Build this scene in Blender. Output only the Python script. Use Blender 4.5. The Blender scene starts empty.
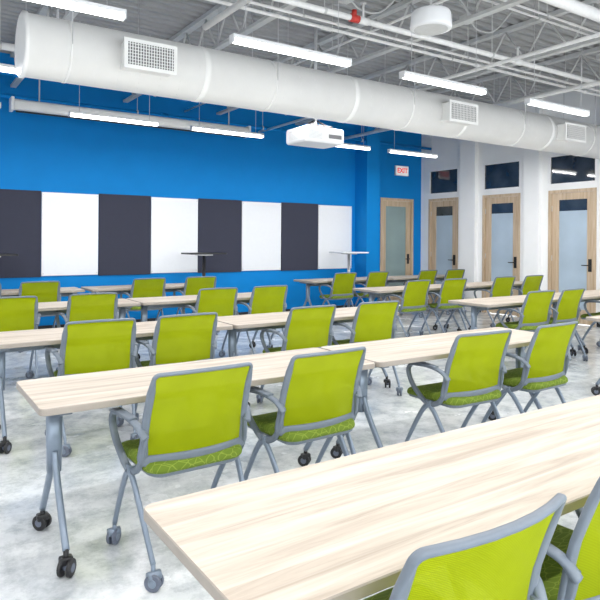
import bpy, bmesh, math, random
from mathutils import Vector, Matrix
random.seed(4)
scene = bpy.context.scene
COL = scene.collection

# ------------------------------------------------------------------ materials
def new_mat(name):
    m = bpy.data.materials.new(name); m.use_nodes = True
    nt = m.node_tree
    return m, nt, nt.nodes['Principled BSDF']

def N(nt, typ, **kw):
    n = nt.nodes.new(typ)
    for k, v in kw.items():
        setattr(n, k, v)
    return n

def simple(name, col, rough=0.5, metal=0.0, noise=0.0, scale=20, bump=0.0, spec=0.5):
    m, nt, b = new_mat(name)
    b.inputs['Base Color'].default_value = (*col, 1)
    b.inputs['Roughness'].default_value = rough
    b.inputs['Metallic'].default_value = metal
    b.inputs['Specular IOR Level'].default_value = spec
    tc = N(nt, 'ShaderNodeTexCoord')
    nz = N(nt, 'ShaderNodeTexNoise'); nz.inputs['Scale'].default_value = scale
    nz.inputs['Detail'].default_value = 4
    nt.links.new(tc.outputs['Object'], nz.inputs['Vector'])
    r = N(nt, 'ShaderNodeValToRGB')
    k = noise
    r.color_ramp.elements[0].position = 0.3; r.color_ramp.elements[1].position = 0.7
    r.color_ramp.elements[0].color = (*[c*(1-k) for c in col], 1)
    r.color_ramp.elements[1].color = (*[min(1, c*(1+k)) for c in col], 1)
    nt.links.new(nz.outputs['Fac'], r.inputs['Fac'])
    nt.links.new(r.outputs['Color'], b.inputs['Base Color'])
    if bump > 0:
        bp = N(nt, 'ShaderNodeBump'); bp.inputs['Strength'].default_value = bump
        bp.inputs['Distance'].default_value = 0.01
        nt.links.new(nz.outputs['Fac'], bp.inputs['Height'])
        nt.links.new(bp.outputs['Normal'], b.inputs['Normal'])
    return m

def wood(name, c1, c2, c3, stretch=(0.6, 14, 14), rough=0.4, sc=2.2, spec=.35):
    m, nt, b = new_mat(name)
    tc = N(nt, 'ShaderNodeTexCoord')
    oi = N(nt, 'ShaderNodeObjectInfo')
    ml = N(nt, 'ShaderNodeMath', operation='MULTIPLY'); ml.inputs[1].default_value = 17.0
    nt.links.new(oi.outputs['Random'], ml.inputs[0])
    add = N(nt, 'ShaderNodeVectorMath', operation='ADD')
    nt.links.new(tc.outputs['Object'], add.inputs[0])
    nt.links.new(ml.outputs[0], add.inputs[1])
    mp = N(nt, 'ShaderNodeMapping'); mp.inputs['Scale'].default_value = stretch
    nt.links.new(add.outputs[0], mp.inputs['Vector'])
    nz = N(nt, 'ShaderNodeTexNoise'); nz.inputs['Scale'].default_value = sc
    nz.inputs['Detail'].default_value = 7; nz.inputs['Roughness'].default_value = 0.65
    nz.inputs['Distortion'].default_value = 0.6
    nt.links.new(mp.outputs[0], nz.inputs['Vector'])
    r = N(nt, 'ShaderNodeValToRGB')
    e = r.color_ramp.elements
    e[0].position = 0.34; e[0].color = (*c1, 1)
    e[1].position = 0.66; e[1].color = (*c3, 1)
    x = e.new(0.5); x.color = (*c2, 1)
    nt.links.new(nz.outputs['Fac'], r.inputs['Fac'])
    nt.links.new(r.outputs['Color'], b.inputs['Base Color'])
    b.inputs['Roughness'].default_value = rough
    b.inputs['Specular IOR Level'].default_value = spec
    return m

def emis(name, col, s):
    m, nt, b = new_mat(name)
    b.inputs['Base Color'].default_value = (*col, 1)
    b.inputs['Emission Color'].default_value = (*col, 1)
    b.inputs['Emission Strength'].default_value = s
    return m

M_blue = simple('paint_blue', (0.0008, 0.215, 0.60), 0.65, noise=0.03, scale=3, spec=.2)
M_white = simple('paint_white', (0.88, 0.885, 0.89), 0.6, noise=0.02, scale=3)
M_ceil = simple('deck_grey', (0.36, 0.365, 0.37), 0.6, noise=0.08, scale=4)
M_joist = simple('joist_white', (0.56, 0.57, 0.57), 0.5, noise=0.05)
M_pipe = simple('pipe_white', (0.78, 0.78, 0.78), 0.45, noise=0.04)
M_duct = simple('duct_white', (0.91, 0.91, 0.90), 0.45, noise=0.02, scale=5)
M_grille_d = simple('grille_dark', (0.16, 0.16, 0.17), 0.5)
M_frame = simple('frame_bluegrey', (0.155, 0.185, 0.225), 0.42, noise=0.04, scale=30)
M_leg = simple('leg_silver_blue', (0.23, 0.28, 0.35), 0.35, metal=0.35, noise=0.04, scale=30)
M_wheel = simple('wheel_grey', (0.13, 0.15, 0.20), 0.45)
M_black = simple('black_plastic', (0.015, 0.015, 0.017), 0.4)
M_edge = simple('table_edge', (0.34, 0.30, 0.26), 0.45, noise=0.05)
M_top = wood('table_laminate', (0.40, 0.33, 0.265), (0.55, 0.475, 0.395), (0.645, 0.58, 0.505), rough=.45, sc=1.5, stretch=(.8, 15, 15), spec=.4)
M_door = wood('door_maple', (0.46, 0.34, 0.22), (0.56, 0.43, 0.30), (0.64, 0.52, 0.38), stretch=(10, 10, 0.6))
M_frost = simple('frosted_glass', (0.42, 0.52, 0.62), 0.25, noise=0.10, scale=1.5)
M_frostg = simple('frosted_glass_green', (0.27, 0.36, 0.36), 0.25, noise=0.10, scale=1.5)
M_dark = simple('dark_window_glass', (0.035, 0.042, 0.052), 0.05, noise=0.5, scale=2.5, spec=1.0)
M_board = simple('whiteboard', (0.80, 0.82, 0.86), 0.25, noise=0.01)
M_fabric = simple('navy_fabric', (0.038, 0.041, 0.066), 0.9, noise=0.12, scale=120, bump=0.2)
M_metal = simple('alu', (0.6, 0.6, 0.62), 0.35, metal=0.7)
M_red = simple('red_paint', (0.55, 0.04, 0.03), 0.45)
M_projw = simple('projector_white', (0.78, 0.79, 0.81), 0.4)
M_lens = emis('tube_lens', (1, 1, 1), 6.0)
M_exit = emis('exit_face', (0.95, 0.9, 0.88), 0.3)
M_exitr = emis('exit_red', (0.9, 0.03, 0.04), 0.3)
M_glass = simple('window_frame_dark', (0.05, 0.05, 0.055), 0.4)

def mesh_fabric():
    m, nt, b = new_mat('lime_mesh')
    tc = N(nt, 'ShaderNodeTexCoord')
    nz = N(nt, 'ShaderNodeTexNoise'); nz.inputs['Scale'].default_value = 5
    nt.links.new(tc.outputs['Object'], nz.inputs['Vector'])
    wv = N(nt, 'ShaderNodeTexWave', bands_direction='Z'); wv.inputs['Scale'].default_value = 70
    wv.inputs['Distortion'].default_value = 0.6
    wx = N(nt, 'ShaderNodeTexWave', bands_direction='X'); wx.inputs['Scale'].default_value = 90
    nt.links.new(tc.outputs['Object'], wv.inputs['Vector'])
    nt.links.new(tc.outputs['Object'], wx.inputs['Vector'])
    r = N(nt, 'ShaderNodeValToRGB')
    r.color_ramp.elements[0].position = 0.3; r.color_ramp.elements[1].position = 0.75
    r.color_ramp.elements[0].color = (0.375, 0.45, 0.004, 1)
    r.color_ramp.elements[1].color = (0.44, 0.52, 0.007, 1)
    nt.links.new(nz.outputs['Fac'], r.inputs['Fac'])
    mx = N(nt, 'ShaderNodeMixRGB', blend_type='MULTIPLY'); mx.inputs[0].default_value = 0.22
    nt.links.new(r.outputs['Color'], mx.inputs[1]); nt.links.new(wv.outputs['Color'], mx.inputs[2])
    mx2 = N(nt, 'ShaderNodeMixRGB', blend_type='MULTIPLY'); mx2.inputs[0].default_value = 0.12
    nt.links.new(mx.outputs[0], mx2.inputs[1]); nt.links.new(wx.outputs['Color'], mx2.inputs[2])
    nt.links.new(mx2.outputs[0], b.inputs['Base Color'])
    b.inputs['Roughness'].default_value = 0.85
    b.inputs['Specular IOR Level'].default_value = 0.15
    bp = N(nt, 'ShaderNodeBump'); bp.inputs['Strength'].default_value = .3; bp.inputs['Distance'].default_value = .002
    nt.links.new(wv.outputs['Fac'], bp.inputs['Height']); nt.links.new(bp.outputs[0], b.inputs['Normal'])
    tr = N(nt, 'ShaderNodeBsdfTranslucent')
    nt.links.new(mx2.outputs[0], tr.inputs['Color'])
    ms = N(nt, 'ShaderNodeMixShader'); ms.inputs[0].default_value = 0.3
    nt.links.new(b.outputs[0], ms.inputs[1]); nt.links.new(tr.outputs[0], ms.inputs[2])
    tp = N(nt, 'ShaderNodeBsdfTransparent'); tp.inputs[0].default_value = (.85, .95, .3, 1)
    m2 = N(nt, 'ShaderNodeMixShader'); m2.inputs[0].default_value = 0.05
    nt.links.new(ms.outputs[0], m2.inputs[1]); nt.links.new(tp.outputs[0], m2.inputs[2])
    out = nt.nodes['Material Output']
    nt.links.new(m2.outputs[0], out.inputs['Surface'])
    return m
M_mesh = mesh_fabric()

def seat_fabric():
    m, nt, b = new_mat('green_pattern_fabric')
    tc = N(nt, 'ShaderNodeTexCoord')
    vo = N(nt, 'ShaderNodeTexVoronoi', feature='DISTANCE_TO_EDGE')
    vo.inputs['Scale'].default_value = 22
    mp = N(nt, 'ShaderNodeMapping'); mp.inputs['Scale'].default_value = (1, 2.0, 1)
    mp.inputs['Rotation'].default_value = (0, 0, 0.7)
    nt.links.new(tc.outputs['Object'], mp.inputs['Vector'])
    nt.links.new(mp.outputs[0], vo.inputs['Vector'])
    r = N(nt, 'ShaderNodeValToRGB')
    r.color_ramp.elements[0].position = 0.01; r.color_ramp.elements[0].color = (0.26, 0.34, 0.045, 1)
    r.color_ramp.elements[1].position = 0.06; r.color_ramp.elements[1].color = (0.135, 0.205, 0.014, 1)
    nt.links.new(vo.outputs['Distance'], r.inputs['Fac'])
    nt.links.new(r.outputs['Color'], b.inputs['Base Color'])
    b.inputs['Roughness'].default_value = 0.9
    return m
M_seat = seat_fabric()

def concrete():
    m, nt, b = new_mat('polished_concrete')
    tc = N(nt, 'ShaderNodeTexCoord')
    n1 = N(nt, 'ShaderNodeTexNoise'); n1.inputs['Scale'].default_value = 1.5
    n1.inputs['Detail'].default_value = 10; n1.inputs['Roughness'].default_value = 0.7
    n1.inputs['Distortion'].default_value = 0.3
    n2 = N(nt, 'ShaderNodeTexNoise'); n2.inputs['Scale'].default_value = 6
    n2.inputs['Detail'].default_value = 10; n2.inputs['Roughness'].default_value = 0.8
    n3 = N(nt, 'ShaderNodeTexNoise'); n3.inputs['Scale'].default_value = 2.2
    n3.inputs['Detail'].default_value = 6
    for n in (n1, n2, n3):
        nt.links.new(tc.outputs['Object'], n.inputs['Vector'])
    r1 = N(nt, 'ShaderNodeValToRGB')
    e = r1.color_ramp.elements
    e[0].position = 0.38; e[0].color = (0.52, 0.55, 0.58, 1)
    e[1].position = 0.60; e[1].color = (0.76, 0.78, 0.79, 1)
    r2 = N(nt, 'ShaderNodeValToRGB')
    e = r2.color_ramp.elements
    e[0].position = 0.38; e[0].color = (0.68, 0.70, 0.715, 1)
    e[1].position = 0.55; e[1].color = (1, 1, 1, 1)
    nt.links.new(n1.outputs['Fac'], r1.inputs['Fac']); nt.links.new(n2.outputs['Fac'], r2.inputs['Fac'])
    mx = N(nt, 'ShaderNodeMixRGB', blend_type='MULTIPLY'); mx.inputs[0].default_value = 1
    nt.links.new(r1.outputs[0], mx.inputs[1]); nt.links.new(r2.outputs[0], mx.inputs[2])
    nt.links.new(mx.outputs[0], b.inputs['Base Color'])
    rr = N(nt, 'ShaderNodeMapRange'); rr.inputs['From Min'].default_value = .35; rr.inputs['From Max'].default_value = .65
    rr.inputs['To Min'].default_value = 0.08; rr.inputs['To Max'].default_value = 0.30
    nt.links.new(n3.outputs['Fac'], rr.inputs['Value'])
    nt.links.new(rr.outputs[0], b.inputs['Roughness'])
    b.inputs['Specular IOR Level'].default_value = 0.7
    return m
M_floor = concrete()

# ------------------------------------------------------------------ mesh builder
class MB:
    def __init__(s):
        s.v = []; s.f = []; s.m = []; s.s = []; s.mats = []
    def mi(s, mat):
        if mat not in s.mats: s.mats.append(mat)
        return s.mats.index(mat)
    def add(s, vs, fs, mat, smooth=False):
        o = len(s.v); k = s.mi(mat)
        s.v += [tuple(v) for v in vs]
        for i, f in enumerate(fs):
            s.f.append([a+o for a in f]); s.m.append(k)
            s.s.append(smooth[i] if isinstance(smooth, list) else smooth)
    def box(s, lo, hi, mat, bevel=0.0, rot=None, seg=2):
        lo = Vector(lo); hi = Vector(hi); c = (lo+hi)/2; d = hi-lo
        bm = bmesh.new(); bmesh.ops.create_cube(bm, size=1)
        for v in bm.verts: v.co = Vector((v.co.x*d.x, v.co.y*d.y, v.co.z*d.z))
        if bevel > 0:
            bmesh.ops.bevel(bm, geom=bm.edges[:], offset=bevel, segments=seg, affect='EDGES', profile=0.5)
        bm.verts.index_update()
        vs = []
        for v in bm.verts:
            p = v.co.copy()
            if rot: p = rot @ p
            vs.append(p+c)
        fs = [[v.index for v in f.verts] for f in bm.faces]
        bm.free(); s.add(vs, fs, mat, False)
    def tube(s, pts, a, b=None, mat=None, ref=(0, 0, 1), n=10, closed=False, sq=1.0, cap=True):
        pts = [Vector(p) for p in pts]; L = len(pts)
        if b is None: b = a
        A = a if isinstance(a, list) else [a]*L
        B = b if isinstance(b, list) else [b]*L
        ref = Vector(ref); vs = []; fs = []
        for i, p in enumerate(pts):
            if closed: t = pts[(i+1) % L]-pts[i-1]
            else: t = pts[min(i+1, L-1)]-pts[max(i-1, 0)]
            t.normalize()
            sd = t.cross(ref)
            if sd.length < 1e-4: sd = t.cross(Vector((0.13, 0.99, 0.05)))
            sd.normalize(); nn = sd.cross(t)
            for k in range(n):
                th = 2*math.pi*(k+0.5)/n
                c, q = math.cos(th), math.sin(th)
                c = math.copysign(abs(c)**sq, c); q = math.copysign(abs(q)**sq, q)
                vs.append(p+sd*(A[i]*c)+nn*(B[i]*q))
        sm = []
        R = L if closed else L-1
        for i in range(R):
            j = (i+1) % L
            for k in range(n):
                k2 = (k+1) % n
                fs.append([i*n+k, i*n+k2, j*n+k2, j*n+k]); sm.append(True)
        if not closed and cap:
            fs.append(list(range(n))[::-1]); sm.append(False)
            fs.append([(L-1)*n+k for k in range(n)]); sm.append(False)
        s.add(vs, fs, mat, sm)
    def cyl(s, p0, p1, r, mat, n=16, r1=None):
        s.tube([p0, p1], [r, r if r1 is None else r1], None, mat, n=n, ref=(0.03, 0.02, 1) if abs((Vector(p1)-Vector(p0)).normalized().z) < 0.9 else (1, 0, 0))
    def slab(s, outline_fn, levels, mat, n=None, top_mat=None, deform=None):
        rings = [outline_fn(i) for z, i in levels]
        n = len(rings[0]); vs = []; fs = []
        for (z, i), rg in zip(levels, rings):
            for x, y in rg:
                p = Vector((x, y, z)); vs.append(deform(p) if deform else p)
        sm = []
        for l in range(len(levels)-1):
            for k in range(n):
                k2 = (k+1) % n
                fs.append([l*n+k, l*n+k2, (l+1)*n+k2, (l+1)*n+k]); sm.append(len(levels) > 5)
        s.add(vs, fs, mat, sm)
        s.add(vs[:n], [list(range(n))[::-1]], mat, False)
        s.add(vs[-n:], [list(range(n))], top_mat or mat, False)
    def obj(s, name, loc=(0, 0, 0), rz=0, parent=None):
        me = bpy.data.meshes.new(name)
        me.from_pydata(s.v, [], s.f); me.update()
        for m in s.mats: me.materials.append(m)
        me.polygons.foreach_set('material_index', s.m)
        me.polygons.foreach_set('use_smooth', s.s)
        bm = bmesh.new(); bm.from_mesh(me); bmesh.ops.recalc_face_normals(bm, faces=bm.faces[:]); bm.to_mesh(me); bm.free()
        return inst(me, name, loc, rz, parent)

def inst(me, name, loc=(0, 0, 0), rz=0, parent=None):
    o = bpy.data.objects.new(name, me); COL.objects.link(o)
    o.location = loc; o.rotation_euler = (0, 0, rz)
    if parent: o.parent = parent
    return o

def rrect(cx, cy, hx, hy, r, seg=6):
    def fn(inset):
        pts = []; a, b = hx-inset, hy-inset; rr = max(r-inset, 0.002)
        for q, (sx, sy) in enumerate([(1, 1), (-1, 1), (-1, -1), (1, -1)]):
            for k in range(seg+1):
                th = math.pi/2*(q+k/seg)
                pts.append((cx+sx*(a-rr)+rr*math.cos(th), cy+sy*(b-rr)+rr*math.sin(th)))
        return pts
    return fn

def smooth_path(ps, k=5):
    ps = [Vector(p) for p in ps]; out = []
    for i in range(len(ps)-1):
        p0 = ps[max(i-1, 0)]; p1 = ps[i]; p2 = ps[i+1]; p3 = ps[min(i+2, len(ps)-1)]
        for j in range(k):
            t = j/k
            out.append(0.5*((2*p1)+(p2-p0)*t+(2*p0-5*p1+4*p2-p3)*t*t+(3*p1-p0-3*p2+p3)*t**3))
    out.append(ps[-1]); return out

# ------------------------------------------------------------------ room
W = 10.0; XR = 10.0; XL = -2.5; YF = -2.5; H = 4.2
mb = MB(); mb.box((XL-.15, YF-.15, -0.1), (XR+.15, W+.15, 0), M_floor); mb.obj('floor')
mb = MB(); prof = []; y = YF-.15; p = 0.16
while y < W+.15:
    prof += [(y, H), (y+.06, H), (y+.08, H+.045), (y+.14, H+.045)]; y += p
vs = []; fs = []
for (yy, zz) in prof: vs += [(XL-.15, yy, zz), (XR+.15, yy, zz)]
for i in range(len(prof)-1): fs.append([2*i, 2*i+1, 2*i+3, 2*i+2])
mb.add(vs, fs, M_ceil)
mb.box((XL-.15, YF-.15, H+.046), (XR+.15, W+.15, H+.15), M_ceil)
mb.obj('ceiling')

DX0, DX1, DH = 8.78, 9.76, 2.38
mb = MB()
mb.box((XL-.15, W, 0), (DX0, W+.15, H), M_blue)
mb.box((DX0, W, DH), (DX1, W+.15, H), M_blue)
mb.box((DX1, W, 0), (XR+.15, W+.15, H), M_blue)
mb.obj('wall_back')
mb = MB(); mb.box((8.08, W-.38, 0), (8.42, W, H), M_blue, 0.004); mb.obj('column_blue')
bays = [(8.90, 9.76), (7.36, 8.26), (5.84, 6.76), (4.34, 5.22), (0.5, 1.38)]
TR0, TR1 = 2.47, 3.02
mb = MB()
ys = sorted(bays); cur = YF-.15
for a, b_ in ys:
    mb.box((XR, cur, 0), (XR+.15, a, H), M_white)
    mb.box((XR, a, TR1), (XR+.15, b_, H), M_white)
    mb.box((XR, a, DH), (XR+.15, b_, TR0), M_white)
    cur = b_
mb.box((XR, cur, 0), (XR+.15, W, H), M_white)
mb.obj('wall_right')
mb = MB(); mb.box((XL-.15, YF-.15, 0), (XL, W, H), M_white); mb.obj('wall_left')
mb = MB(); wins = [(-1.9, .6), (1.1, 3.6), (4.1, 6.6), (7.1, 9.5)]; cur = XL
for a, b_ in wins:
    mb.box((cur, YF-.15, 0), (a, YF, H), M_white)
    mb.box((a, YF-.15, 0), (b_, YF, .5), M_white)
    mb.box((a, YF-.15, 3.4), (b_, YF, H), M_white)
    cur = b_
mb.box((cur, YF-.15, 0), (XR, YF, H), M_white)
mb.obj('wall_front')
for i, (a, b_) in enumerate(wins):
    mb = MB(); y0, y1 = YF-.12, YF-.04
    for x in (a, (a+b_)/2-.03, b_-.06): mb.box((x, y0, .5), (x+.06, y1, 3.4), M_glass)
    for z in (.5, 2.5, 3.34): mb.box((a, y0+.002, z), (b_, y1-.002, z+.06), M_glass)
    wo = mb.obj('window_%d' % (i+1))
    ld = bpy.data.lights.new('portal', 'AREA'); ld.shape = 'RECTANGLE'
    ld.size = b_-a; ld.size_y = 2.9; ld.cycles.is_portal = True
    lo = bpy.data.objects.new('portal', ld); COL.objects.link(lo); lo.parent = wo
    lo.location = ((a+b_)/2, YF-.02, 1.95); lo.rotation_euler = (math.pi/2, 0, 0)

def bb(name, lo, hi, mat):
    mb = MB(); mb.box(lo, hi, mat, 0.004); return mb.obj(name)
bb('baseboard_back', (XL, W-.015, 0), (8.08, W, .1), M_black)
mb = MB(); cur = YF
for a, b_ in ys:
    mb.box((XR-.015, cur, 0), (XR, a-.02, .1), M_black); cur = b_+.02
mb.box((XR-.015, cur, 0), (XR, W, .1), M_black); mb.obj('baseboard_right')
bb('baseboard_left', (XL, YF, 0), (XL+.015, W, .1), M_black)

# doors ------------------------------------------------------------
def door_mesh(w, h, glass):
    mb = MB(); f = 0.055
    mb.box((0.001, -.012, 0), (f, .13, h-.001), M_door, .003)
    mb.box((w-f, -.012, 0), (w-.001, .13, h-.001), M_door, .003)
    mb.box((f, -.012, h-f), (w-f, .13, h-.001), M_door, .003)
    st = 0.13; g = f+.004; y0, y1 = .03, .075
    zt = h-f-.004
    mb.box((g, y0, .008), (g+st, y1, zt), M_door, .002)
    mb.box((w-g-st, y0, .008), (w-g, y1, zt), M_door, .002)
    mb.box((g+st, y0, .008), (w-g-st, y1, .26), M_door)
    mb.box((g+st, y0, zt-.12), (w-g-st, y1, zt), M_door)
    mb.box((g+st, y0+.018, .26), (w-g-st, y0+.026, zt-.32), glass)
    mb.box((g+st, y0+.018, zt-.32), (w-g-st, y0+.026, zt-.12), M_dark if glass is M_frost else glass)
    mb.box((w-g-.1, y0-.012, .93), (w-g-.04, y0, 1.15), M_black, .003)
    mb.cyl((w-g-.07, y0, 1.04), (w-g-.07, y0-.06, 1.04), .011, M_black, 10)
    mb.tube([(w-g-.06, y0-.06, 1.04), (w-g-.19, y0-.06, 1.04)], .01, None, M_black, n=8)
    for z in (.3, 1.1, 2.0):
        mb.cyl((g-.002, y0-.006, z), (g-.002, y0-.006, z+.1), .008, M_metal, 8)
    return mb
k = 1
door_mesh(DX1-DX0, DH, M_frostg).obj('door_%d' % k, (DX0, W, 0))
for a, b_ in reversed(ys):
    k += 1
    w = b_-a
    door_mesh(w, DH, M_frost).obj('door_%d' % k, (XR, b_, 0), -math.pi/2)
    mb = MB(); t = .03
    mb.box((XR-.006, a, TR0), (XR+.12, a+t, TR1), M_white)
    mb.box((XR-.006, b_-t, TR0), (XR+.12, b_, TR1), M_white)
    mb.box((XR-.006, a+t, TR0), (XR+.12, b_-t, TR0+t), M_white)
    mb.box((XR-.006, a+t, TR1-t), (XR+.12, b_-t, TR1), M_white)
    mb.box((XR+.03, a+t, TR0+t), (XR+.045, b_-t, TR1-t), M_dark)
    mb.obj('window_%d' % (k+3))
k = 0
for y0, y1 in [(8.3, 8.86), (6.82, 7.30), (5.3, 5.76), (3.8, 4.26)]:
    k += 1
    mb = MB(); mb.box((XR-.10, y0+.08, 0), (XR, y1-.08, H), M_white, .004); mb.obj('trim_%d' % k)

# exit sign ---------------------------------------------------------
ex = bpy.data.objects.new('exit_sign', None); COL.objects.link(ex); ex.location = (9.37, W, 2.99)
mb = MB(); mb.box((-.19, -.05, -.11), (.19, 0, .11), M_projw, .008); mb.box((-.177, -.052, -.097), (.177, -.049, .097), M_exit)
mb.obj('housing', parent=ex)
cu = bpy.data.curves.new('letters', 'FONT'); cu.body = 'EXIT'; cu.size = .15; cu.align_x = 'CENTER'; cu.align_y = 'CENTER'
cu.extrude = .002; cu.offset = .004; cu.materials.append(M_exitr)
to = bpy.data.objects.new('letters', cu); COL.objects.link(to); to.parent = ex; to.location = (0, -.055, 0); to.rotation_euler = (math.pi/2, 0, 0)

# wall panels -------------------------------------------------------
pw = 0.0868*W; zb, zt = .87, 2.15
for i in range(-2, 8):
    x0 = (.1904-.0868)*W + (i)*pw
    dark = (i % 2 == 0)
    mb = MB()
    if dark:
        mb.box((x0+.004, W-.035, zb-.02), (x0+pw-.004, W, zt+.02), M_fabric, .006)
        mb.obj('acoustic_panel')
    else:
        mb.box((x0+.012, W-.03, zb), (x0+pw-.012, W-.006, zt), M_board, .003)
        mb.box((x0+.006, W-.026, zb-.006), (x0+pw-.006, W, zt+.006), M_metal, .002)
        for cx in (x0+.03, x0+pw-.03):
            for cz in (zb+.03, zt-.03):
                mb.cyl((cx, W-.02, cz), (cx, W-.036, cz), .01, M_metal, 10)
        mb.obj('whiteboard')

# duct --------------------------------------------------------------
YD, ZD, RD = 5.8, 3.14, .275
mb = MB()
mb.tube([(.92, YD, ZD), (.93, YD, ZD), (.96, YD, ZD), (.965, YD, ZD), (XR, YD, ZD)], [RD*.97, RD+.012, RD+.012, RD, RD], None, M_duct, n=64, ref=(0, 0, 1))
seam = [2.6+i*1.9 for i in range(5)]
for sx in seam:
    if sx < XR-.1:
        mb.tube([(sx-.03, YD, ZD), (sx-.025, YD, ZD), (sx+.025, YD, ZD), (sx+.03, YD, ZD)], [RD, RD+.004, RD+.004, RD], None, M_duct, n=64, cap=False)
sp = []
L = XR-1.0; turns = int(L/.2)
for i in range(turns*20):
    th = i/20*2*math.pi; sp.append((1.0+L*i/(turns*20), YD+(RD+.0005)*math.cos(th), ZD+(RD+.0005)*math.sin(th)))
mb.tube(sp, .002, None, M_duct, ref=(1, 0, 0), n=4)
for gx, gw in ((1.96, .46), (6.15, .50), (8.65, .50)):
    c = Vector((gx, YD-RD-.02, ZD-.03)); hw, hh = gw/2, .115
    yf = YD-RD-.13
    mb.box((gx-hw, yf, c.z-hh), (gx+hw, YD-.12, c.z+hh), M_duct, .004)
    mb.box((gx-hw-.02, yf-.012, c.z-hh-.02), (gx+hw+.02, yf, c.z+hh+.02), M_duct, .003)
    mb.box((gx-hw+.015, yf-.014, c.z-hh+.015), (gx+hw-.015, yf-.011, c.z+hh-.015), M_grille_d)
    nb = 17
    for i in range(nb):
        xg = gx-hw+.03+(gw-.06)*i/(nb-1)
        mb.box((xg-.0035, yf-.022, c.z-hh+.015), (xg+.0035, yf-.012, c.z+hh-.015), M_duct)
    for i in range(7):
        zg = c.z-hh+.03+(2*hh-.06)*i/6
        mb.box((gx-hw+.015, yf-.019, zg-.0025), (gx+hw-.015, yf-.012, zg+.0025), M_duct)
for hx in (1.3, 3.4, 5.4, 7.6, 9.4):
    mb.tube([(hx-.012, YD, ZD), (hx+.012, YD, ZD)], RD+.004, None, M_duct, n=64)
    for s in (-1, 1):
        mb.cyl((hx, YD+s*(RD+.002), ZD), (hx, YD+s*(RD+.002), H+.01), .005, M_metal, 6)
mb.obj('air_duct')

# joists ------------------------------------------------------------
def joist(x):
    mb = MB(); z0, z1 = H-.5, H-.02
    mb.box((x-.045, YF, z1-.03), (x+.045, W, z1+.022), M_joist)
    mb.box((x-.04, YF, z0), (x+.04, W, z0+.035), M_joist)
    y = YF+.1; up = False
    while y < W-.35:
        a = (x, y, z0+.02 if not up else z1-.02); b_ = (x, y+.3, z1-.02 if not up else z0+.02)
        mb.cyl(a, b_, .012, M_joist, 6); y += .3; up = not up
    mb.obj('ceiling_joist')
for x in (-1.9, -.2, 1.5, 3.2, 4.9, 6.6, 8.3): joist(x)

def pipe_x(y, z, r, mat, x0=XL, x1=XR, name='ceiling_pipe', heads=False):
    mb = MB(); mb.cyl((x0, y, z), (x1, y, z), r, mat, 14)
    x = x0+1.1
    while x < x1-.2:
        mb.cyl((x+.4, y, z), (x+.52, y, z), r*1.28, mat, 14)
        mb.cyl((x, y, z), (x, y, H+.01), .005, M_joist, 6)
        mb.cyl((x-.012, y, z), (x+.012, y, z), r*1.2, M_joist, 12)
        if heads:
            mb.cyl((x+.46, y, z), (x+.46, y, z+.16), .012, mat, 8)
            mb.cyl((x+.46, y, z+.16), (x+.46, y, z+.175), .03, M_metal, 10)
        x += 2.35
    mb.obj(name)
pipe_x(4.55, 3.56, .028, M_pipe, heads=True)
pipe_x(3.25, 3.60, .055, M_pipe)
pipe_x(2.95, 3.62, .018, M_pipe)
pipe_x(5.15, 3.66, .018, M_pipe)
pipe_x(3.85, 3.80, .012, M_pipe)
pipe_x(3.95, 3.80, .012, M_pipe)
pipe_x(4.9, 3.62, .014, M_pipe)
pipe_x(7.2, 3.5, .04, M_pipe)
pipe_x(8.9, 3.66, .05, M_blue)
pipe_x(9.7, 3.5, .03, M_blue)
def pipe_y(x, z, r, mat, y0=YF, y1=W):
    mb = MB(); mb.cyl((x, y0, z), (x, y1, z), r, mat, 12)
    y = y0+1
    while y < y1-.2:
        mb.cyl((x, y, z), (x, y, H+.01), .005, M_joist, 6); y += 2.4
    mb.obj('ceiling_pipe')
pipe_y(2.45, 3.45, .03, M_pipe, YF, 5.3)
pipe_y(5.75, 3.48, .022, M_pipe)
pipe_y(7.5, 3.48, .03, M_pipe)
pipe_y(4.25, 3.68, .014, M_pipe)
for jx, jy in ((2.9, 3.7), (4.6, 3.1), (5.4, 4.7), (6.9, 3.6), (3.9, 5.0), (8.0, 4.6), (1.9, 4.9)):
    mb = MB()
    mb.box((jx-.06, jy-.06, 3.92), (jx+.06, jy+.06, 4.0), M_joist, .004)
    mb.cyl((jx, jy, 3.99), (jx, jy, H+.01), .01, M_joist, 8)
    mb.tube(smooth_path([(jx+.05, jy, 3.96), (jx+.25, jy+.05, 3.90), (jx+.5, jy+.02, 3.93), (jx+.8, jy, H+.02)], 6), .009, None, M_joist, n=8)
    mb.obj('junction_box')
mb = MB(); mb.cyl((3.65, 4.55, 3.58), (3.65, 4.55, 3.64), .025, M_red, 12); mb.cyl((3.60, 4.55, 3.56), (3.70, 4.55, 3.56), .038, M_red, 12)
mb.obj('sprinkler_valve')

# pendant speaker ---------------------------------------------------
mb = MB()
cx, cy, cz = 3.74, 3.64, 3.28
prof = [(.0, .155), (.10, .155), (.155, .14), (.165, .12), (.17, .05), (.175, .02), (.17, .0), (.15, -.005), (.0, -.005)]
n = 32; vs = []; fs = []
for r, z in prof:
    for k in range(n):
        th = 2*math.pi*k/n; vs.append((cx+max(r, .002)*math.cos(th), cy+max(r, .002)*math.sin(th), cz-.06+z))
for i in range(len(prof)-1):
    for k in range(n): fs.append([i*n+k, i*n+(k+1) % n, (i+1)*n+(k+1) % n, (i+1)*n+k])
mb.add(vs, fs, M_projw, True)
mb.cyl((cx, cy, cz-.067), (cx, cy, cz-.064), .14, M_joist, 32)
mb.cyl((cx, cy, cz+.09), (cx, cy, H+.01), .012, M_joist, 8)
mb.box((cx-.08, cy-.08, cz+.20), (cx+.08, cy+.08, cz+.30), M_joist, .005)
mb.obj('pendant_speaker')

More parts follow.
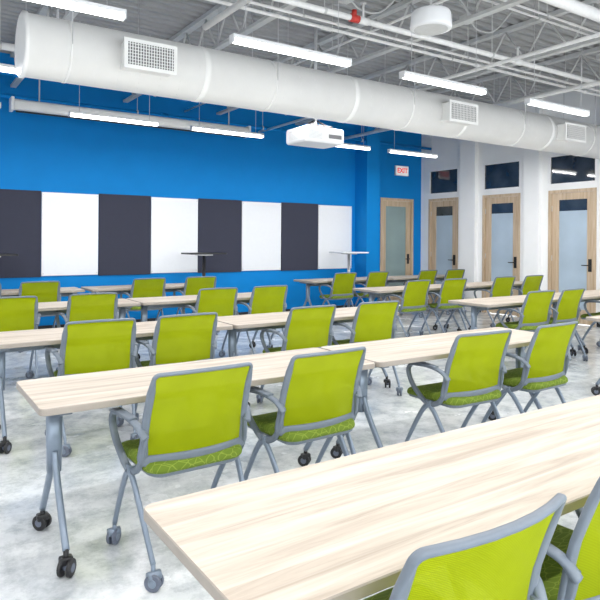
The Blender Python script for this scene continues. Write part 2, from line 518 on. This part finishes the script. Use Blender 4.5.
# linear light fixtures ---------------------------------------------
mb = MB(); L = 1.16
mb.box((0, -.036, .02), (L, .036, .05), M_projw, .005)
lens = rrect(L/2, 0, L/2-.01, .032, .015)
mb.slab(lens, [(-.015, .012), (-.009, .003), (0, 0), (.02, 0)], M_lens)
mb.box((-.006, -.038, -.017), (.008, .038, .05), M_projw, .003)
mb.box((L-.008, -.038, -.017), (L+.006, .038, .05), M_projw, .003)
for x in (.12, L-.12):
    mb.cyl((x, 0, .04), (x, 0, H-3.0+.01), .003, M_metal, 6)
lmesh = None
rows = [(4.26, [-1.7, .19, 2.20, 4.00, 5.90, 7.9]), (6.22, [-1.9, .0, 2.0, 3.85, 5.85, 7.8]),
        (8.0, [-.1, 1.85, 3.50, 5.6, 7.22]), (2.2, [-1.7, .3, 2.2, 4.1, 6.0, 7.9]), (.2, [-1.7, .3, 2.2, 4.1, 6.0, 7.9])]
for y, xs in rows:
    for x in xs:
        if lmesh is None:
            o = mb.obj('pendant_light', (x, y, 3.0)); lmesh = o.data
        else: o = inst(lmesh, 'pendant_light', (x, y, 3.0))
        ld = bpy.data.lights.new('lamp', 'AREA'); ld.shape = 'RECTANGLE'; ld.size = 1.12; ld.size_y = .055
        ld.energy = 17; ld.color = (1, .985, .965)
        lo = bpy.data.objects.new('lamp', ld); COL.objects.link(lo); lo.parent = o; lo.location = (.58, 0, -.02)

# projection screen housing ------------------------------------------
mb = MB()
mb.tube([(1.35, 9.1, 3.27), (5.0, 9.1, 3.27)], .085, .075, M_duct, n=20, sq=.7)
for x in (1.33, 4.98): mb.box((x, 9.0, 3.18), (x+.04, 9.2, 3.36), M_projw, .006)
for x in (1.7, 4.65): mb.cyl((x, 9.1, 3.33), (x, 9.1, H+.01), .01, M_joist, 8)
mb.cyl((1.4, 9.1, 3.18), (4.95, 9.1, 3.18), .012, M_black, 8)
mb.obj('projection_screen')

# projector ----------------------------------------------------------
mb = MB()
px, py, pz = 4.52, 6.42, 2.79
mb.slab(rrect(px, py, .31, .23, .04), [(pz-.12, .02), (pz-.105, .005), (pz-.09, 0), (pz+.04, 0), (pz+.065, .008), (pz+.075, .03)], M_projw)
mb.cyl((px-.02, py+.22, pz-.01), (px-.02, py+.30, pz-.01), .07, M_black, 24)
for i in range(7):
    mb.box((px-.26, py-.234, pz-.075+i*.016), (px-.05, py-.228, pz-.070+i*.016), M_joist)
    mb.box((px-.314, py-.16, pz-.075+i*.016), (px-.308, py+.13, pz-.070+i*.016), M_joist)
mb.box((px+.05, py-.234, pz-.06), (px+.25, py-.228, pz-.01), M_grille_d)
mb.box((px-.17, py-.14, pz+.07), (px+.17, py+.14, pz+.115), M_black, .005)
for sx in (-1, 1):
    for sy in (-1, 1): mb.cyl((px+sx*.13, py+sy*.1, pz+.11), (px, py, pz+.20), .012, M_black, 8)
mb.cyl((px, py, pz+.09), (px, py, H+.01), .022, M_projw, 12)
mb.obj('projector')

# ------------------------------------------------------------------ tables
def wheel(mb, c, r, mat_t, mat_h, w=.016, ang=0.0, gap=.012):
    c = Vector(c); ax = Vector((math.cos(ang), math.sin(ang), 0))
    for s in (-1, 1):
        a = c+ax*(s*gap); b_ = c+ax*(s*(gap+w))
        mb.tube([a, a+(b_-a)*.15, a+(b_-a)*.85, b_], [r*.92, r, r, r*.9], None, mat_t, n=20, ref=(0, 0, 1))
        mb.tube([b_, b_+ax*(s*.002)], [r*.5, r*.45], None, mat_h, n=12)
    mb.cyl(c-ax*gap, c+ax*gap, r*.35, mat_h, 10)

def table_mesh(L):
    D = .61; zt = .74; mb = MB()
    fn = rrect(L/2, D/2, L/2, D/2, .035)
    mb.slab(fn, [(zt-.03, .003), (zt-.027, 0), (zt-.003, 0), (zt, .003)], M_edge, top_mat=M_top)
    z0 = zt-.03
    for x in (.12, L-.12):
        yc = D/2
        mb.box((x-.03, yc-.22, z0-.03), (x+.03, yc+.22, z0), M_frame, .004)
        mb.tube([(x, yc, z0-.02), (x, yc, .50), (x, yc, .37)], .024, [.036, .035, .032], M_leg, ref=(1, 0, 0), n=16, sq=.6)
        for s in (-1, 1):
            path = smooth_path([(x, yc+s*.012, .46), (x, yc+s*.05, .38), (x, yc+s*.145, .24), (x, yc+s*.245, .105)], 5)
            n = len(path)
            mb.tube(path, [.021-.007*i/(n-1) for i in range(n)], [.015]*n, M_leg, ref=(1, 0, 0), n=12, sq=.7)
            mb.cyl((x, yc+s*.245, .115), (x, yc+s*.245, .055), .012, M_black, 10)
            mb.box((x-.028, yc+s*.245-.022, .048), (x+.028, yc+s*.245+.022, .082), M_black, .008)
            wheel(mb, (x, yc+s*(.245+.012), .038), .038, M_black, M_wheel, ang=.7*s)
    mb.box((.13, D/2-.02, z0-.075), (L-.13, D/2+.02, z0-.025), M_frame, .006)
    return mb
tm = {}
def table(x, y, L=1.82):
    if L not in tm:
        o = table_mesh(L).obj('folding_table', (x, y, 0)); tm[L] = o.data
    else: o = inst(tm[L], 'folding_table', (x, y, 0))
    return o

# ------------------------------------------------------------------ chair
def chair_mesh():
    mb = MB()
    zb, zt = .495, .888
    def P(u, v):
        w = .243-.012*v
        return Vector((u*w, .085-.105*v+.02*math.sin(math.pi*v)+.045*u*u, zb+(zt-zb)*v-.008*u*u*(v > .5)))
    nu, nv = 16, 12
    vs = [P(-1+2*i/nu, j/nv) for j in range(nv+1) for i in range(nu+1)]
    fs = [[j*(nu+1)+i, j*(nu+1)+i+1, (j+1)*(nu+1)+i+1, (j+1)*(nu+1)+i] for j in range(nv) for i in range(nu)]
    mb.add(vs, fs, M_mesh, True)
    loop = []; ru, rv = .09, .055
    corners = [(1-ru, 1-rv, 0), (-1+ru, 1-rv, 1), (-1+ru, rv, 2), (1-ru, rv, 3)]
    for (cu_, cv_, q) in corners:
        for k in range(6):
            th = math.pi/2*(q+k/5)
            loop.append((cu_+ru*math.cos(th), cv_+rv*math.sin(th)))
        nx = corners[(q+1) % 4]
        a = loop[-1]; th = math.pi/2*(q+1)
        b_ = (nx[0]+ru*math.cos(th), nx[1]+rv*math.sin(th))
        for k in range(1, 6): loop.append((a[0]+(b_[0]-a[0])*k/6, a[1]+(b_[1]-a[1])*k/6))
    lp = [P(u, v) for u, v in loop]
    wd = [(.0085 if v > .93 else .018 + (.007 if v < .1 else 0)) for u, v in loop]
    mb.tube(lp, wd, .011, M_frame, ref=(0, 1, 0), n=12, closed=True, sq=.7)
    for s in (-1, 1):
        hub = Vector((s*.258, .25, .425))
        path = smooth_path([(s*.246, .085, .60), (s*.262, .12, .645), (s*.278, .20, .668), (s*.286, .30, .668), (s*.286, .375, .655),
                            (s*.284, .405, .61), (s*.276, .375, .53), (s*.264, .30, .455), tuple(hub)], 5)
        mb.tube(path, .011, .017, M_frame, ref=(1, 0, 0), n=12, sq=.75)
        mb.tube(smooth_path([(s*.272, .16, .672), (s*.286, .25, .681), (s*.287, .33, .680), (s*.287, .385, .664)], 4), [.006]*13, [.019]+[.023]*11+[.018], M_frame, ref=(1, 0, 0), n=10, sq=.7)
        mb.tube(smooth_path([(s*.238, .10, .62), (s*.246, .115, .54), (s*.250, .15, .465), (s*.254, .21, .43), tuple(hub)], 5), .016, .011, M_frame, ref=(1, 0, 0), n=10, sq=.75)
        rear = smooth_path([(s*.258, .27, .435), (s*.256, .20, .39), (s*.244, .09, .22), (s*.234, .02, .10)], 5)
        front = smooth_path([(s*.258, .22, .435), (s*.258, .29, .39), (s*.252, .40, .23), (s*.248, .475, .10)], 5)
        for pth in (rear, front):
            n = len(pth)
            mb.tube(pth, [.018-.006*i/(n-1) for i in range(n)], .011, M_leg, ref=(1, 0, 0), n=10, sq=.75)
            e = pth[-1]; d = -1 if pth is rear else 1
            mb.cyl((e.x, e.y, .11), (e.x, e.y, .05), .010, M_leg, 10)
            mb.tube([(e.x-.028, e.y+d*.008, .058), (e.x+.028, e.y+d*.008, .058)], .020, None, M_leg, n=14)
            wheel(mb, (e.x, e.y+d*.010, .036), .036, M_wheel, M_leg, ang=.8*s*d, gap=.006, w=.016)
    mb.cyl((-.258, .25, .425), (.258, .25, .425), .014, M_leg, 12)
    def dfm(p):
        q = p.copy()
        t = max(0, (q.y-.38)/.15); q.z -= .03*t*t
        q.z -= .012*(1-min(1, abs(q.x)/.24)**2)*(1 if q.z > .46 else 0)
        return q
    mb.slab(rrect(0, .29, .225, .225, .07), [(.425, .02), (.435, .003), (.447, 0)], M_frame, deform=dfm)
    mb.slab(rrect(0, .29, .238, .235, .085, 8), [(.447, .01), (.455, .002), (.468, 0), (.482, .004), (.492, .014), (.498, .035), (.500, .08), (.5005, .14)], M_seat, deform=dfm)
    return mb
cm = None
def chair(x, y, rz=None):
    global cm
    if rz is None: rz = random.uniform(-3, 3)
    rz = math.radians(rz)
    if cm is None:
        o = chair_mesh().obj('office_chair', (x, y, 0), rz); cm = o.data
    else: o = inst(cm, 'office_chair', (x, y, 0), rz)
    return o

# rows
table(.55, .965, 2.3); table(2.875, .965)
chair(1.02, .775, 1); chair(1.68, .80, 2); chair(3.4, .74); chair(4.06, .74)
table(.51, 2.67); table(2.35, 2.67)
chair(1.14, 2.41, 1); chair(1.85, 2.45, 2); chair(3.04, 2.46, -3); chair(3.80, 2.46, 2)
table(.52, 4.45); table(2.36, 4.45)
chair(1.20, 4.21, -2); chair(1.85, 4.22, 1); chair(2.98, 4.20, 2); chair(3.72, 4.21, -1)
table(.47, 6.55); table(2.31, 6.55)
chair(.94, 6.30); chair(1.72, 6.32); chair(3.12, 6.30); chair(3.83, 6.32)
table(.40, 8.6, ); table(2.3, 8.6)
chair(.9, 8.36); chair(1.60, 8.36); chair(3.05, 8.35); chair(3.85, 8.36)
for y, xs, tx in ((.965, [], 5.42), (2.67, [6.0, 6.7, 7.9, 8.5], 5.42), (4.45, [6.14, 6.77, 7.9, 8.52], 5.50), (6.45, [6.2, 6.95, 8.1, 8.85], 5.65), (8.5, [6.5, 7.25, 8.5, 9.25], 5.95)):
    table(tx, y); table(tx+1.84, y)
    for x in xs: chair(x, y-.25)

# standing tables at the front of the room
def standing(x, y, mat, h=1.22):
    mb = MB()
    mb.slab(rrect(0, 0, .33, .24, .05), [(h-.025, .004), (h-.02, 0), (h-.004, 0), (h, .004)], mat)
    mb.cyl((0, 0, .03), (0, 0, h-.02), .028, M_black if mat is M_black else M_metal, 16)
    mb.slab(rrect(0, 0, .26, .22, .05), [(0, .002), (.012, 0), (.02, .01), (.03, .18)], M_black if mat is M_black else M_metal)
    mb.box((-.12, -.1, h-.045), (.12, .1, h-.024), M_metal)
    mb.obj('standing_table', (x, y, 0))
standing(4.38, 9.45, M_black); standing(7.45, 9.4, M_board); standing(1.15, 9.5, M_black)

# ------------------------------------------------------------------ world
w = bpy.data.worlds.new('World'); scene.world = w; w.use_nodes = True
bg = w.node_tree.nodes['Background']; bg.inputs[0].default_value = (.92, .965, 1, 1); bg.inputs[1].default_value = 5.8

# ------------------------------------------------------------------ camera
cam = bpy.data.cameras.new('camera'); co = bpy.data.objects.new('camera', cam); COL.objects.link(co)
yaw = math.radians(33.8); roll = math.radians(.4)
d = Vector((math.sin(yaw), math.cos(yaw), 0)); r = Vector((math.cos(yaw), -math.sin(yaw), 0)); u = Vector((0, 0, 1))
r2 = r*math.cos(roll)+u*math.sin(roll); u2 = u*math.cos(roll)-r*math.sin(roll)
Mx = Matrix((r2, u2, -d)).transposed().to_4x4(); Mx.translation = (0, 0, 1.446)
co.matrix_world = Mx
cam.sensor_width = 36; cam.lens = 36*610/600; cam.shift_y = -60/600; cam.clip_start = .05
scene.camera = co
scene.view_settings.view_transform = 'Standard'
scene.view_settings.exposure = 0.1
